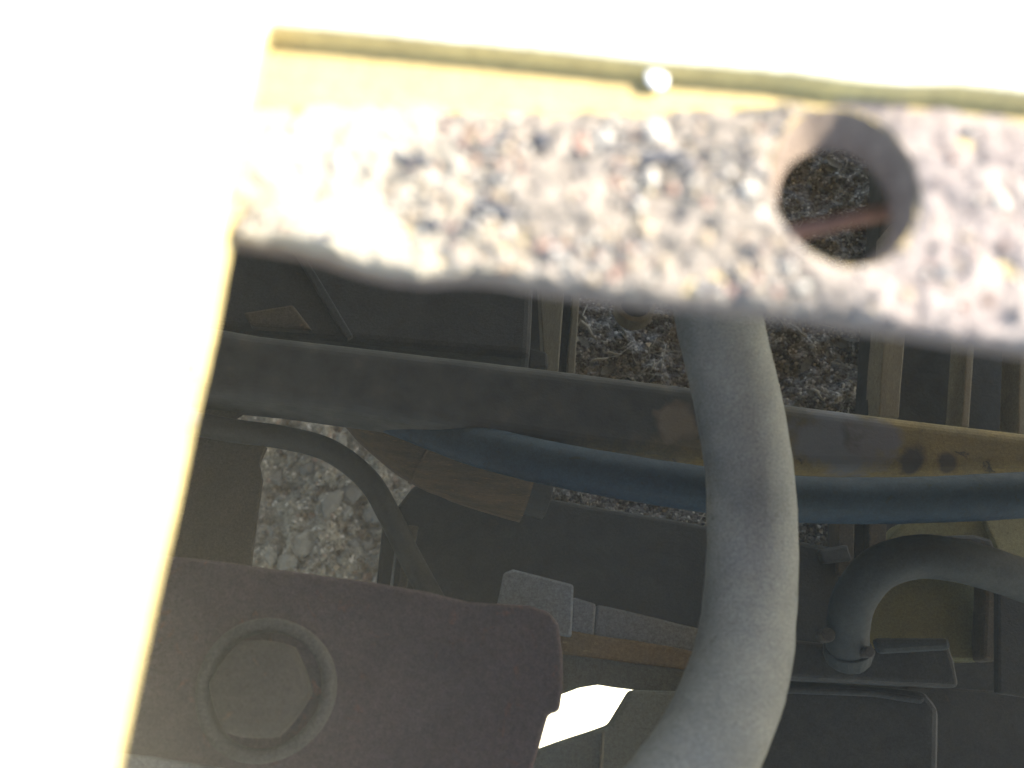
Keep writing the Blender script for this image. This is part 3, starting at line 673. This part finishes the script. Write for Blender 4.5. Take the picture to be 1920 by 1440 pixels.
# ------------------------------------------------------------------ rusty plate with its big bolt
rz = -.335
rb = thing('rusty_plate', 'purple brown rusty steel plate in the lower left with a big bolt', 'plate', PZ(650, 1300, rz - .02))
mb = MB(); mb.prism(rough_edge(outline([(430, 1054), (560, 1072), (700, 1091), (800, 1109), (880, 1128), (990, 1134), (1030, 1146), (1048, 1170), (1056, 1230), (1056, 1292), (1049, 1336), (1029, 1338), (1020, 1370), (1012, 1400), (1000, 1440), (975, 1580), (-50, 1580), (-50, 1000)], rz), .015, .0006), .018)
mb.build('steel_plate', M['rust'], rb, .007, 4)
c = PZ(502, 1292, rz); r = rpx(128, c); mb = MB(); vs = []
wp = [(1.0, -.002), (1.0, .007), (.96, .0092), (.84, .0092), (.81, .007), (.80, -.002)]
for rad, z in wp:
    for k in range(48):
        th = 2 * math.pi * k / 48; p = c + Vector((math.cos(th), math.sin(th), 0)) * r * rad * (1 + .012 * math.sin(th * 3 + 1)); p.z += z + .0006 * nz(p, 150); vs.append(p)
mb.add(vs, [[i * 48 + k, i * 48 + (k + 1) % 48, (i + 1) * 48 + (k + 1) % 48, (i + 1) * 48 + k] for i in range(5) for k in range(48)], 0, True)
M['washer'] = grime('dusty_washer', (0.0612, 0.0576, 0.0533), (0.0792, 0.0720, 0.0662), (0.0720, 0.0504, 0.0360), (0.1080, 0.1008, 0.0900), 40, .9, .8, .5, .62)
ws = mb.build('washer', M['washer'], rb)
mb = MB(); r = rpx(92, c); prof = [(.93, -.002), (.95, .004), (1.0, .009), (1.0, .019), (.93, .0225), (.6, .0245), (.0, .025)]
vs = []
K = 48
for rad, z in prof:
    for k in range(K):
        th = 2 * math.pi * k / K + .25; hexr = math.cos(math.pi / 6) / math.cos((th % (math.pi / 3)) - math.pi / 6)
        f = hexr * .62 + .38 * .96 if rad > .7 else 1
        p = c + Vector((math.cos(th), math.sin(th), 0)) * r * rad * f; p.z = rz + z + .0008 * nz(p, 120); vs.append(p)
mb.add(vs, [[i * K + k, i * K + (k + 1) % K, (i + 1) * K + (k + 1) % K, (i + 1) * K + k] for i in range(6) for k in range(K)], 0, True)
mb.build('bolt_head', M['bolt'], rb)
mb = MB(); mb.prism(rough_edge(outline([(130, 1404), (280, 1420), (420, 1443), (420, 1580), (60, 1580)], rz + .012), .01, .0006), .008); mb.build('pale_edge_strip', M['greybar'], rb, .002)

# ------------------------------------------------------------------ haze added to imitate lens glare
hm = bpy.data.materials.new('glare_air'); hm.use_nodes = True
t = hm.node_tree; t.nodes.clear()
out = t.nodes.new('ShaderNodeOutputMaterial'); pv = t.nodes.new('ShaderNodeVolumePrincipled')
pv.inputs['Color'].default_value = (1.0, .95, .70, 1); pv.inputs['Density'].default_value = 0.032
pv.inputs['Anisotropy'].default_value = -0.76
t.links.new(pv.outputs[0], out.inputs['Volume'])
mb = MB()
mb.prism([Vector((-6.3, -6.3, .19)), Vector((6.3, -6.3, .19)), Vector((6.3, 6.3, .19)), Vector((-6.3, 6.3, .19))], .19 + 2.1)
tag(mb.build('haze', hm), 'thin haze added round the machine for a glow like lens glare', 'haze', kind='stuff')
